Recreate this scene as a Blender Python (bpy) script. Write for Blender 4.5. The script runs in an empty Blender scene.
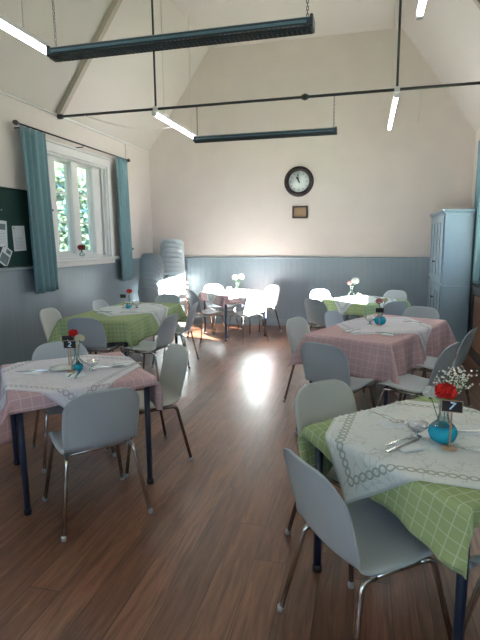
import bpy, bmesh, math, random
from mathutils import Vector, Matrix
random.seed(7)
C = bpy.context.scene.collection
PI = math.pi
R = math.radians

# ------------------------------------------------------------------ camera
cd = bpy.data.cameras.new('camera'); cam = bpy.data.objects.new('camera', cd); C.objects.link(cam)
cd.sensor_fit = 'VERTICAL'; cd.sensor_height = 36.0; cd.lens = 36.0*487.0/640.0; cd.clip_start = .05
cam.matrix_world = Matrix(((0.969351812860535, -0.031039363555193447, 0.24370806472926365, 0),
                           (0.24552602966489556, 0.15713665898553317, -0.9565694115744331, 0),
                           (-0.008604165327750251, 0.9870889667669034, 0.15994167695150616, 1.6),
                           (0, 0, 0, 1)))
bpy.context.scene.camera = cam
# ------------------------------------------------------------------ view, world, sun
S = bpy.context.scene
S.view_settings.view_transform = 'Standard'; S.view_settings.look = 'None'
S.view_settings.gamma = 1; S.view_settings.use_curve_mapping = False
S.view_settings.exposure = 0.62
w = bpy.data.worlds.new('sky'); S.world = w; w.use_nodes = True
nt = w.node_tree; bg = nt.nodes['Background']
# sky: brighter and whiter on the sun's side of the hall (+x), deeper blue on the shaded side (-x)
_tc = nt.nodes.new('ShaderNodeTexCoord'); _sp = nt.nodes.new('ShaderNodeSeparateXYZ'); nt.links.new(_tc.outputs['Generated'], _sp.inputs[0])
_mr = nt.nodes.new('ShaderNodeMapRange'); _mr.interpolation_type = 'SMOOTHSTEP'; nt.links.new(_sp.outputs[0], _mr.inputs[0])
_mr.inputs[1].default_value = -.85; _mr.inputs[2].default_value = .1
_cr = nt.nodes.new('ShaderNodeValToRGB'); nt.links.new(_mr.outputs[0], _cr.inputs[0])
_cr.color_ramp.elements[0].color = (.10, .34, .50, 1); _cr.color_ramp.elements[1].color = (.43, .67, 1.0, 1)
_st = nt.nodes.new('ShaderNodeMapRange'); nt.links.new(_mr.outputs[0], _st.inputs[0]); _st.inputs[3].default_value = 1.2; _st.inputs[4].default_value = 4.0
nt.links.new(_cr.outputs[0], bg.inputs[0]); nt.links.new(_st.outputs[0], bg.inputs[1])
sl = bpy.data.lights.new('sun', 'SUN'); sl.energy = 210; sl.angle = R(0.6); sl.color = (1, .95, .89)
sun = bpy.data.objects.new('sun', sl); C.objects.link(sun); sun.location = (12, -2, 6)
sun.rotation_euler = Vector((-1, .33, -.34)).to_track_quat('-Z', 'Y').to_euler()
def portal(name, loc, direction, sx, sy, energy, col=(.80, .90, 1.0)):
    l = bpy.data.lights.new(name, 'AREA'); l.shape = 'RECTANGLE'; l.size = sx; l.size_y = sy; l.energy = energy; l.color = col
    if energy == 0: l.energy = 1; l.cycles.is_portal = True
    o = bpy.data.objects.new(name, l); C.objects.link(o); o.location = loc
    o.rotation_euler = Vector(direction).to_track_quat('-Z', 'Y').to_euler()
XL, XR, YF, YB = -4.10, 1.71, 9.09, -3.2
portal('daylight_portal', (XL-.40, 6.37, 2.1), (1, 0, 0), 1.95, 1.6, 0)
portal('daylight_portal', (XR+.30, 6.8, 2.05), (-1, 0, 0), 1.4, 1.6, 0)
portal('daylight_portal', (XL-.40, 2.3, 2.05), (1, 0, 0), 1.95, 1.6, 0)
portal('daylight_portal', (-2.6, YB-.30, 2.2), (0, 1, 0), 2.0, 2.0, 0)
portal('daylight_portal', (.2, YB-.30, 2.2), (0, 1, 0), 2.0, 2.0, 0)

# ------------------------------------------------------------------ materials
def nodes(name):
    m = bpy.data.materials.new(name); m.use_nodes = True
    nt = m.node_tree; return m, nt, nt.nodes['Principled BSDF']
def mat(name, col, rough=.5, metal=0, noise=.06, scale=12, bump=0, trans=0, sheen=0, emit=None, spec=.5, sss=0):
    m, nt, b = nodes(name); N = nt.nodes; L = nt.links
    b.inputs['Roughness'].default_value = rough; b.inputs['Metallic'].default_value = metal
    b.inputs['Specular IOR Level'].default_value = spec
    tc = N.new('ShaderNodeTexCoord'); nz = N.new('ShaderNodeTexNoise'); nz.inputs['Scale'].default_value = scale; nz.inputs['Detail'].default_value = 4
    L.new(tc.outputs['Object'], nz.inputs['Vector'])
    mx = N.new('ShaderNodeMix'); mx.data_type = 'RGBA'
    mx.inputs[6].default_value = tuple(c*(1-noise) for c in col)+(1,); mx.inputs[7].default_value = tuple(min(1, c*(1+noise)) for c in col)+(1,)
    L.new(nz.outputs['Fac'], mx.inputs[0]); L.new(mx.outputs[2], b.inputs['Base Color'])
    if bump:
        bp = N.new('ShaderNodeBump'); bp.inputs['Strength'].default_value = bump; bp.inputs['Distance'].default_value = .01
        L.new(nz.outputs['Fac'], bp.inputs['Height']); L.new(bp.outputs[0], b.inputs['Normal'])
    if trans: b.inputs['Transmission Weight'].default_value = trans
    if sss:
        b.inputs['Subsurface Weight'].default_value = sss; b.inputs['Subsurface Radius'].default_value = (.05, .05, .05); b.inputs['Subsurface Scale'].default_value = .3
    if emit: b.inputs['Emission Color'].default_value = emit[:3]+(1,); b.inputs['Emission Strength'].default_value = emit[3]
    return m
def math_node(nt, op, a, b=None, c=None):
    n = nt.nodes.new('ShaderNodeMath'); n.operation = op
    for i, v in enumerate((a, b, c)):
        if v is None: continue
        if isinstance(v, (int, float)): n.inputs[i].default_value = v
        else: nt.links.new(v, n.inputs[i])
    return n.outputs[0]
def mixc(nt, f, a, b):
    n = nt.nodes.new('ShaderNodeMix'); n.data_type = 'RGBA'
    for i, v in ((0, f), (6, a), (7, b)):
        if isinstance(v, (int, float)): n.inputs[i].default_value = v
        elif isinstance(v, tuple): n.inputs[i].default_value = v+(1,)
        else: nt.links.new(v, n.inputs[i])
    return n.outputs[2]
def board_mat(name, col, axis, pitch, rough=.6, depth=.35, dark=.75):
    """painted matchboarding: a groove every `pitch` metres along the object axis"""
    m, nt, b = nodes(name); L = nt.links
    tc = nt.nodes.new('ShaderNodeTexCoord'); sp = nt.nodes.new('ShaderNodeSeparateXYZ'); L.new(tc.outputs['Object'], sp.inputs[0])
    t = math_node(nt, 'FRACT', math_node(nt, 'DIVIDE', sp.outputs[axis], pitch))
    d = math_node(nt, 'ABSOLUTE', math_node(nt, 'SUBTRACT', t, .5))
    g = nt.nodes.new('ShaderNodeMapRange'); L.new(d, g.inputs[0]); g.inputs[1].default_value = 0; g.inputs[2].default_value = .05
    nz = nt.nodes.new('ShaderNodeTexNoise'); nz.inputs['Scale'].default_value = 3; L.new(tc.outputs['Object'], nz.inputs['Vector'])
    base = mixc(nt, nz.outputs['Fac'], tuple(c*.94 for c in col), tuple(min(1, c*1.05) for c in col))
    L.new(mixc(nt, g.outputs[0], tuple(c*dark for c in col), base), b.inputs['Base Color'])
    bp = nt.nodes.new('ShaderNodeBump'); bp.inputs['Strength'].default_value = depth; bp.inputs['Distance'].default_value = .006
    L.new(g.outputs[0], bp.inputs['Height']); L.new(bp.outputs[0], b.inputs['Normal'])
    b.inputs['Roughness'].default_value = rough
    return m
def floor_mat():
    m, nt, b = nodes('varnished_floorboards'); L = nt.links
    tc = nt.nodes.new('ShaderNodeTexCoord'); sp = nt.nodes.new('ShaderNodeSeparateXYZ'); L.new(tc.outputs['Object'], sp.inputs[0])
    row = math_node(nt, 'DIVIDE', sp.outputs[0], .165)
    ri = math_node(nt, 'FLOOR', row)
    wn = nt.nodes.new('ShaderNodeTexWhiteNoise'); wn.noise_dimensions = '1D'; L.new(ri, wn.inputs['W'])
    yy = math_node(nt, 'ADD', math_node(nt, 'DIVIDE', sp.outputs[1], 2.9), math_node(nt, 'MULTIPLY', wn.outputs['Value'], 7.3))
    yi = math_node(nt, 'FLOOR', yy)
    wn2 = nt.nodes.new('ShaderNodeTexWhiteNoise'); wn2.noise_dimensions = '2D'
    cb = nt.nodes.new('ShaderNodeCombineXYZ'); L.new(ri, cb.inputs[0]); L.new(yi, cb.inputs[1]); L.new(cb.outputs[0], wn2.inputs['Vector'])
    # grain
    mp = nt.nodes.new('ShaderNodeMapping'); mp.inputs['Scale'].default_value = (14, 1.1, 1); 
    ad = nt.nodes.new('ShaderNodeVectorMath'); ad.operation = 'ADD'; L.new(tc.outputs['Object'], ad.inputs[0])
    cb2 = nt.nodes.new('ShaderNodeCombineXYZ'); L.new(math_node(nt, 'MULTIPLY', wn2.outputs['Value'], 30.0), cb2.inputs[1]); L.new(cb2.outputs[0], ad.inputs[1])
    L.new(ad.outputs[0], mp.inputs['Vector'])
    gn = nt.nodes.new('ShaderNodeTexNoise'); gn.inputs['Scale'].default_value = 2.2; gn.inputs['Detail'].default_value = 7; gn.inputs['Roughness'].default_value = .65; gn.inputs['Distortion'].default_value = 1.1
    L.new(mp.outputs[0], gn.inputs['Vector'])
    cr = nt.nodes.new('ShaderNodeValToRGB'); L.new(gn.outputs['Fac'], cr.inputs[0])
    cr.color_ramp.elements[0].position = .30; cr.color_ramp.elements[0].color = (.095, .038, .021, 1)
    cr.color_ramp.elements[1].position = .72; cr.color_ramp.elements[1].color = (.29, .135, .080, 1)
    tint = mixc(nt, wn2.outputs['Value'], (.62, .58, .56), (1.12, 1.12, 1.12))
    ml = nt.nodes.new('ShaderNodeMix'); ml.data_type = 'RGBA'; ml.blend_type = 'MULTIPLY'; ml.inputs[0].default_value = 1
    L.new(cr.outputs[0], ml.inputs[6]); L.new(tint, ml.inputs[7])
    fx = math_node(nt, 'ABSOLUTE', math_node(nt, 'SUBTRACT', math_node(nt, 'FRACT', row), .5))
    fy = math_node(nt, 'ABSOLUTE', math_node(nt, 'SUBTRACT', math_node(nt, 'FRACT', yy), .5))
    gap = math_node(nt, 'MAXIMUM', math_node(nt, 'GREATER_THAN', fx, .484), math_node(nt, 'GREATER_THAN', fy, .4988))
    L.new(mixc(nt, math_node(nt, 'MULTIPLY', gap, .6), ml.outputs[2], (.03, .018, .012)), b.inputs['Base Color'])
    b.inputs['Coat Weight'].default_value = .22; b.inputs['Coat Roughness'].default_value = .27
    n2 = nt.nodes.new('ShaderNodeTexNoise'); n2.inputs['Scale'].default_value = 3.5; n2.inputs['Detail'].default_value = 5; L.new(tc.outputs['Object'], n2.inputs['Vector'])
    mr = nt.nodes.new('ShaderNodeMapRange'); L.new(n2.outputs['Fac'], mr.inputs[0]); mr.inputs[3].default_value = .22; mr.inputs[4].default_value = .46
    L.new(mr.outputs[0], b.inputs['Roughness'])
    bp = nt.nodes.new('ShaderNodeBump'); bp.inputs['Strength'].default_value = .25; bp.inputs['Distance'].default_value = .004
    L.new(math_node(nt, 'SUBTRACT', gn.outputs['Fac'], gap), bp.inputs['Height']); L.new(bp.outputs[0], b.inputs['Normal'])
    return m
def check_cloth_mat(name, col, line, pitch=.046):
    m, nt, b = nodes(name); L = nt.links
    uv = nt.nodes.new('ShaderNodeUVMap'); sp = nt.nodes.new('ShaderNodeSeparateXYZ'); L.new(uv.outputs[0], sp.inputs[0])
    def ln(o, w_):
        f = math_node(nt, 'FRACT', math_node(nt, 'DIVIDE', o, pitch))
        return math_node(nt, 'GREATER_THAN', math_node(nt, 'ABSOLUTE', math_node(nt, 'SUBTRACT', f, .5)), .5-w_)
    g = math_node(nt, 'MAXIMUM', ln(sp.outputs[0], .045), ln(sp.outputs[1], .045))
    nz = nt.nodes.new('ShaderNodeTexNoise'); nz.inputs['Scale'].default_value = 5; L.new(uv.outputs[0], nz.inputs['Vector'])
    base = mixc(nt, nz.outputs['Fac'], tuple(c*.9 for c in col), tuple(min(1, c*1.08) for c in col))
    L.new(mixc(nt, math_node(nt, 'MULTIPLY', g, .75), base, line), b.inputs['Base Color'])
    b.inputs['Roughness'].default_value = .85; b.inputs['Specular IOR Level'].default_value = .2
    return m
def overlay_mat(name, half, col=(.80, .82, .82), ink=(.33, .38, .33)):
    m, nt, b = nodes(name); L = nt.links
    uv = nt.nodes.new('ShaderNodeUVMap'); sp = nt.nodes.new('ShaderNodeSeparateXYZ'); L.new(uv.outputs[0], sp.inputs[0])
    au = math_node(nt, 'ABSOLUTE', sp.outputs[0]); av = math_node(nt, 'ABSOLUTE', sp.outputs[1])
    big = math_node(nt, 'MAXIMUM', au, av); small = math_node(nt, 'MINIMUM', au, av)
    def rings(at, pitch, r, wd):
        t = math_node(nt, 'MULTIPLY', math_node(nt, 'SUBTRACT', math_node(nt, 'FRACT', math_node(nt, 'DIVIDE', small, pitch)), .5), pitch)
        d = math_node(nt, 'SUBTRACT', big, at)
        rr = math_node(nt, 'SQRT', math_node(nt, 'ADD', math_node(nt, 'MULTIPLY', t, t), math_node(nt, 'MULTIPLY', d, d)))
        return math_node(nt, 'LESS_THAN', math_node(nt, 'ABSOLUTE', math_node(nt, 'SUBTRACT', rr, r)), wd)
    ring = math_node(nt, 'MULTIPLY', rings(half-.075, .036, .0155, .0042), math_node(nt, 'LESS_THAN', small, half-.055))
    vo = nt.nodes.new('ShaderNodeTexVoronoi'); vo.feature = 'DISTANCE_TO_EDGE'; vo.inputs['Scale'].default_value = 22
    nz = nt.nodes.new('ShaderNodeTexNoise'); nz.inputs['Scale'].default_value = 7; nz.inputs['Detail'].default_value = 3; L.new(uv.outputs[0], nz.inputs['Vector'])
    vd = nt.nodes.new('ShaderNodeVectorMath'); vd.operation = 'SCALE'; L.new(nz.outputs['Color'], vd.inputs[0]); vd.inputs['Scale'].default_value = .12
    va = nt.nodes.new('ShaderNodeVectorMath'); va.operation = 'ADD'; L.new(uv.outputs[0], va.inputs[0]); L.new(vd.outputs[0], va.inputs[1])
    L.new(va.outputs[0], vo.inputs['Vector'])
    vine = math_node(nt, 'MULTIPLY', math_node(nt, 'LESS_THAN', vo.outputs['Distance'], .045), math_node(nt, 'GREATER_THAN', nz.outputs['Fac'], .50))
    vine = math_node(nt, 'MULTIPLY', vine, .33)
    hem = math_node(nt, 'MULTIPLY', math_node(nt, 'GREATER_THAN', big, half-.012), .25)
    f = math_node(nt, 'MAXIMUM', math_node(nt, 'MAXIMUM', math_node(nt, 'MULTIPLY', ring, .8), vine), hem)
    L.new(mixc(nt, f, col, ink), b.inputs['Base Color'])
    b.inputs['Roughness'].default_value = .8; b.inputs['Specular IOR Level'].default_value = .2
    return m
def glass_mat(name, tint=(1, 1, 1), gl=.12):
    m = bpy.data.materials.new(name); m.use_nodes = True; nt = m.node_tree; nt.nodes.clear()
    o = nt.nodes.new('ShaderNodeOutputMaterial'); t = nt.nodes.new('ShaderNodeBsdfTransparent'); g = nt.nodes.new('ShaderNodeBsdfGlossy')
    g.inputs['Roughness'].default_value = .03; t.inputs[0].default_value = tint+(1,)
    lw = nt.nodes.new('ShaderNodeLayerWeight'); lw.inputs[0].default_value = gl+.2
    mr = nt.nodes.new('ShaderNodeMath'); mr.operation = 'MULTIPLY'; mr.inputs[1].default_value = .6; nt.links.new(lw.outputs['Fresnel'], mr.inputs[0])
    mx = nt.nodes.new('ShaderNodeMixShader'); nt.links.new(mr.outputs[0], mx.inputs[0]); nt.links.new(t.outputs[0], mx.inputs[1]); nt.links.new(g.outputs[0], mx.inputs[2]); nt.links.new(mx.outputs[0], o.inputs[0])
    return m
M = dict(
    cream=board_mat('cream_wall_paint', (.675, .60, .555), 2, .16, .75, .06, .975),
    cream_left=mat('cream_plaster', (.72, .65, .605), .75, noise=.03, bump=.03),
    ceil=mat('ceiling_paint', (.635, .585, .545), .8, noise=.02, scale=3),
    wains_x=board_mat('wainscot_paint_far', (.215, .268, .305), 0, .105, .36, .45, .80),
    wains_y=board_mat('wainscot_paint_side', (.215, .268, .305), 1, .105, .36, .45, .80),
    dado=mat('dado_rail_paint', (.24, .30, .335), .4),
    floor=floor_mat(), white=mat('white_gloss_paint', (.80, .79, .77), .35, noise=.02),
    rafter=mat('rafter_paint', (.42, .37, .31), .7), iron=mat('black_iron', (.018, .018, .02), .45),
    shell=mat('grey_polypropylene', (.44, .485, .52), .38, noise=.03, scale=5, spec=.45),
    shell_b=mat('pale_stone_polypropylene', (.50, .51, .475), .38, noise=.03, scale=5, spec=.45),
    chrome=mat('chrome_tube', (.62, .60, .58), .16, 1), bronze=mat('bronzed_tube', (.24, .175, .14), .26, .9), foot=mat('foot_plastic', (.35, .34, .33), .5),
    navy=mat('navy_enamel', (.018, .026, .055), .35), top=mat('table_laminate', (.30, .20, .13), .5),
    green=check_cloth_mat('green_check_cotton', (.355, .445, .215), (.62, .68, .49)),
    pink=check_cloth_mat('pink_check_cotton', (.58, .385, .40), (.70, .56, .58), .06),
    silver=mat('stainless_steel', (.72, .72, .72), .22, 1), napkin=mat('white_paper_napkin', (.85, .87, .90), .8, noise=.02),
    blue=None, clear=glass_mat('clear_glass', (.95, .98, .98)), pane=glass_mat('window_glass', (.97, 1, 1), .0),
    red=mat('red_petals', (.75, .02, .015), .6, noise=.25, scale=60), cream_petal=mat('cream_petals', (.85, .80, .62), .6, noise=.1, scale=60),
    white_petal=mat('white_petals', (.85, .85, .80), .6), darkred=mat('dark_red_petals', (.25, .012, .02), .6, noise=.3, scale=60), pinkp=mat('pink_petals', (.70, .30, .28), .6),
    stem=mat('green_stem', (.10, .22, .06), .6), slate=mat('black_chalkboard', (.01, .01, .012), .7), wood=mat('pale_wood', (.50, .34, .22), .6),
    chalk=mat('chalk_blue', (.55, .72, .90), .9), sugar=mat('sugar_cubes', (.88, .87, .84), .7),
    curtain=mat('teal_curtain_fabric', (.165, .285, .315), .85, noise=.08, scale=30, bump=.1),
    board=mat('green_baize', (.006, .036, .028), .95, noise=.15, scale=40), paper=mat('printed_paper', (.68, .70, .72), .8), ink=mat('print_grey', (.20, .22, .24), .8), photo=mat('leaflet_print', (.12, .17, .18), .6, noise=.5, scale=25),
    cup=mat('cupboard_blue_paint', (.23, .31, .37), .35, noise=.03), knob=mat('dark_knob', (.03, .03, .03), .4),
    pianoblk=mat('black_lacquer', (.012, .012, .013), .35), brown=mat('brown_panel_wood', (.17, .075, .035), .45, noise=.3, scale=8),
    face=mat('clock_face_white', (.78, .82, .80), .5), clockrim=mat('clock_rim_dark', (.022, .012, .012), .35), plaque=mat('bronze_plaque', (.28, .17, .09), .35, .4, noise=.2), tube=mat('lit_fluorescent_tube', (1, 1, 1), .4, emit=(.96, .99, 1.0, 14)),
    batten=mat('white_enamel', (.70, .70, .70), .4), heat=mat('heater_blue_grey', (.045, .075, .105), .3, .3), reflector=mat('heater_reflector', (.16, .26, .34), .3, .6), guard=mat('heater_guard', (.03, .03, .033), .5),
    cord=mat('white_cord', (.60, .57, .52), .6), leaf=mat('tree_leaves', (.03, .075, .03), .6, noise=.6, scale=3), leaf2=mat('pale_tree_leaves', (.08, .13, .065), .6, noise=.4, scale=3), grass=mat('grass', (.08, .14, .05), .9),
    bark=mat('bark', (.08, .06, .04), .9), china=mat('white_china', (.80, .80, .78), .25), outside=mat('outer_render', (.5, .45, .4), .9),
)
def blue_glass():
    m, nt, b = nodes('turquoise_glass'); b.inputs['Base Color'].default_value = (.03, .50, .72, 1); b.inputs['Roughness'].default_value = .08
    b.inputs['Transmission Weight'].default_value = .35; b.inputs['IOR'].default_value = 1.3
    return m
M['blue'] = blue_glass()

# ------------------------------------------------------------------ helpers
class MB:
    def __init__(s): s.bm = bmesh.new(); s.mats = []; s.cur = 0
    def m(s, mt):
        if mt not in s.mats: s.mats.append(mt)
        s.cur = s.mats.index(mt); return s
    def face(s, vs):
        try: f = s.bm.faces.new(vs); f.material_index = s.cur; return f
        except ValueError: return None
    def box(s, a, b, mx=None, bevel=0):
        a = Vector(a); b = Vector(b)
        vs = []
        for x in (a.x, b.x):
            for y in (a.y, b.y):
                for z in (a.z, b.z):
                    p = Vector((x, y, z)); vs.append(s.bm.verts.new(mx @ p if mx else p))
        fs = [s.face([vs[i] for i in q]) for q in ((0, 1, 3, 2), (4, 6, 7, 5), (0, 4, 5, 1), (2, 3, 7, 6), (0, 2, 6, 4), (1, 5, 7, 3))]
        if bevel:
            es = list({e for f in fs for e in f.edges})
            r = bmesh.ops.bevel(s.bm, geom=es, offset=bevel, segments=2, profile=.5, affect='EDGES')
            for f in r['faces']: f.material_index = s.cur
        return s
    def tube(s, pts, r, n=8, cap=True, smooth=True):
        pts = [Vector(p) for p in pts]; rings = []
        if isinstance(r, (int, float)): r = [r]*len(pts)
        up = None
        for i, p in enumerate(pts):
            t = ((pts[min(i+1, len(pts)-1)]-pts[max(i-1, 0)])).normalized()
            if up is None: up = Vector((0, 0, 1)) if abs(t.z) < .9 else Vector((1, 0, 0))
            a = t.cross(up).normalized(); b = a.cross(t).normalized(); up = b
            rings.append([s.bm.verts.new(p+(a*math.cos(2*PI*k/n)+b*math.sin(2*PI*k/n))*r[i]) for k in range(n)])
        for i in range(len(rings)-1):
            for k in range(n):
                f = s.face([rings[i][k], rings[i][(k+1) % n], rings[i+1][(k+1) % n], rings[i+1][k]])
                if f and smooth: f.smooth = True
        if cap: s.face(rings[0][::-1]); s.face(rings[-1])
        return s
    def lathe(s, prof, c=(0, 0, 0), n=24, axis='z', mx=None):
        c = Vector(c); rings = []
        for r, h in prof:
            if r < 1e-6:
                p = Vector((0, 0, h)); rings.append([p])
            else: rings.append([Vector((r*math.cos(2*PI*k/n), r*math.sin(2*PI*k/n), h)) for k in range(n)])
        vr = []
        for rg in rings:
            o = []
            for p in rg:
                if axis == 'y': p = Vector((p.x, -p.z, p.y))
                if mx: p = mx @ p
                o.append(s.bm.verts.new(p+c))
            vr.append(o)
        for a, b in zip(vr, vr[1:]):
            for k in range(n):
                if len(a) == 1 and len(b) == 1: continue
                if len(a) == 1: f = s.face([a[0], b[k], b[(k+1) % n]])
                elif len(b) == 1: f = s.face([a[k], a[(k+1) % n], b[0]])
                else: f = s.face([a[k], a[(k+1) % n], b[(k+1) % n], b[k]])
                if f: f.smooth = True
        return s
    def prism(s, pts, h0, h1, mx=None):
        """polygon in local xy extruded in z"""
        A = []; B = []
        for x, y in pts:
            p = Vector((x, y, h0)); q = Vector((x, y, h1))
            if mx: p = mx @ p; q = mx @ q
            A.append(s.bm.verts.new(p)); B.append(s.bm.verts.new(q))
        s.face(A[::-1]); s.face(B)
        for i in range(len(A)):
            j = (i+1) % len(A); s.face([A[i], A[j], B[j], B[i]])
        return s
    def grid(s, P, smooth=True, uv=None):
        V = [[s.bm.verts.new(p) for p in row] for row in P]
        lay = s.bm.loops.layers.uv.verify() if uv else None
        for i in range(len(V)-1):
            for j in range(len(V[0])-1):
                f = s.face([V[i][j], V[i+1][j], V[i+1][j+1], V[i][j+1]])
                if f:
                    f.smooth = smooth
                    if uv:
                        for l, (a, b) in zip(f.loops, ((i, j), (i+1, j), (i+1, j+1), (i, j+1))): l[lay].uv = uv[a][b]
        return V
    def solid(s, th):
        s.bm.normal_update(); bmesh.ops.solidify(s.bm, geom=list(s.bm.faces), thickness=th); return s
    def build(s, name, parent=None, mt=None, normals=True):
        if mt and not s.mats: s.mats = [mt]
        if normals: bmesh.ops.recalc_face_normals(s.bm, faces=s.bm.faces)
        me = bpy.data.meshes.new(name); s.bm.to_mesh(me); s.bm.free()
        for x in s.mats: me.materials.append(x)
        o = bpy.data.objects.new(name, me); C.objects.link(o); o.parent = parent
        return o
def empty(name, loc=(0, 0, 0), rz=0, label=None, cat=None, group=None):
    o = bpy.data.objects.new(name, None); C.objects.link(o); o.location = loc; o.rotation_euler = (0, 0, rz); o.empty_display_size = .1
    return tag(o, label, cat, group)
def tag(o, label=None, cat=None, group=None, kind=None):
    if label: o['label'] = label
    if cat: o['category'] = cat
    if group: o['group'] = group
    if kind: o['kind'] = kind
    return o
KIDS = {}
def clone(root, loc=None, rz=None, label=None, group=None):
    def cp(o, par):
        c = o.copy(); C.objects.link(c); c.parent = par
        for ch in [k for k in bpy.data.objects if k.parent == o and k.name in KIDS.get(root.name, ())] if False else kids(o): cp(ch, c)
        return c
    def kids(o): return list(o.children)
    r = cp(root, None)
    if loc is not None: r.location = loc
    if rz is not None: r.rotation_euler = (0, 0, rz)
    for k in ('label', 'group'):
        v = label if k == 'label' else group
        if v: r[k] = v
    return r
def struct(o): o['kind'] = 'structure'; return o

# ------------------------------------------------------------------ room shell
ZE, ZC, XA, XB = 3.33, 5.05, -2.85, .483   # eaves, collar ceiling height and its two edges
T = .28
struct(MB().m(M['floor']).box((XL, YB, -.08), (XR, YF, 0)).build('floor'))
# ceiling: two slopes and a flat collar, as one shell
mb = MB().m(M['ceil'])
prof = [(XL-.35, ZE-.48), (XA, ZC), (XB, ZC), (XR+.35, ZE-.48)]
prof = [(XL, ZE), (XA, ZC), (XB, ZC), (XR, ZE)]
outer = [(XL-.30, ZE+.0), (XA-.05, ZC+.12), (XB+.05, ZC+.12), (XR+.30, ZE)]
for i in range(3):
    pts = [prof[i], prof[i+1], outer[i+1], outer[i]]
    mb.prism(pts, 0, YF-YB, Matrix.Translation((0, YF, 0)) @ Matrix.Rotation(PI/2, 4, 'X'))
struct(mb.build('ceiling'))
def side_wall(name, x0, x1, mt, holes):
    mb = MB().m(mt); ys = sorted([YB]+[h[0] for h in holes]+[h[1] for h in holes]+[YF])
    z0, z1 = holes[0][2], holes[0][3]
    mb.box((x0, YB, 0), (x1, YF, z0)); mb.box((x0, YB, z1), (x1, YF, ZE))
    e = [YB]
    for h in sorted(holes): mb.box((x0, e[-1], z0), (x1, h[0], z1)); e.append(h[1])
    mb.box((x0, e[-1], z0), (x1, YF, z1))
    return struct(mb.build(name))
WZ0, WZ1 = 1.36, 2.80
side_wall('wall_left', XL-T, XL, M['cream_left'], [(5.50, 7.40, WZ0, WZ1), (1.3, 3.3, WZ0, WZ1)])
side_wall('wall_right', XR, XR+T, M['cream_left'], [(6.05, 7.40, 1.25, WZ1)])
gable = [(XL, 0), (XR, 0), (XR, ZE), (XB, ZC), (XA, ZC), (XL, ZE)]
g = MB().m(M['cream']).prism(gable, 0, -T, Matrix.Translation((0, YF, 0)) @ Matrix.Rotation(PI/2, 4, 'X')).build('wall_far'); struct(g)
mb = MB().m(M['cream_left']); y0, y1 = YB-T, YB
mb.box((XL, y0, 0), (XR, y1, 1.2)); mb.box((XL, y0, 1.2), (-3.6, y1, 3.2)); mb.box((-1.6, y0, 1.2), (-.8, y1, 3.2)); mb.box((1.2, y0, 1.2), (XR, y1, 3.2))
mb.prism([(XL, 3.2), (XR, 3.2), (XR, ZE), (XB, ZC), (XA, ZC), (XL, ZE)], 0, -T, Matrix.Translation((0, y0, 0)) @ Matrix.Rotation(PI/2, 4, 'X'))
struct(mb.build('wall_back'))
# wainscot, dado rails, skirting
HW = 1.27
struct(MB().m(M['wains_x']).box((XL+.016, YF-.018, 0), (XR, YF-.001, HW)).build('trim_1'))
struct(MB().m(M['wains_y']).box((XL+.001, YB, 0), (XL+.018, YF-.018, HW)).build('trim_2'))
struct(MB().m(M['wains_y']).box((XR-.018, YB, 0), (XR-.001, YF-.018, 1.20)).build('trim_3'))
struct(MB().m(M['dado']).box((XL+.018, YF-.045, HW), (XR, YF-.001, HW+.028), bevel=.006).build('trim_4'))
mb = MB().m(M['dado'])
for a, b in ((YB, 5.40), (7.50, YF-.045)): mb.box((XL+.001, a, HW), (XL+.045, b, HW+.035), bevel=.006)
struct(mb.build('trim_5'))
struct(MB().m(M['dado']).box((XL+.018, YF-.036, 0), (XR, YF-.018, .13), bevel=.005).build('baseboard_far'))
struct(MB().m(M['dado']).box((XL+.018, YB, 0), (XL+.036, YF-.036, .13), bevel=.005).build('baseboard_left'))
struct(MB().m(M['white']).box((XL+.001, YB, ZE-.035), (XL+.02, YF, ZE-.012)).build('trim_6'))
struct(MB().m(M['grass']).box((-30, -30, -.5), (30, 40, -.3)).build('ground'))

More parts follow.
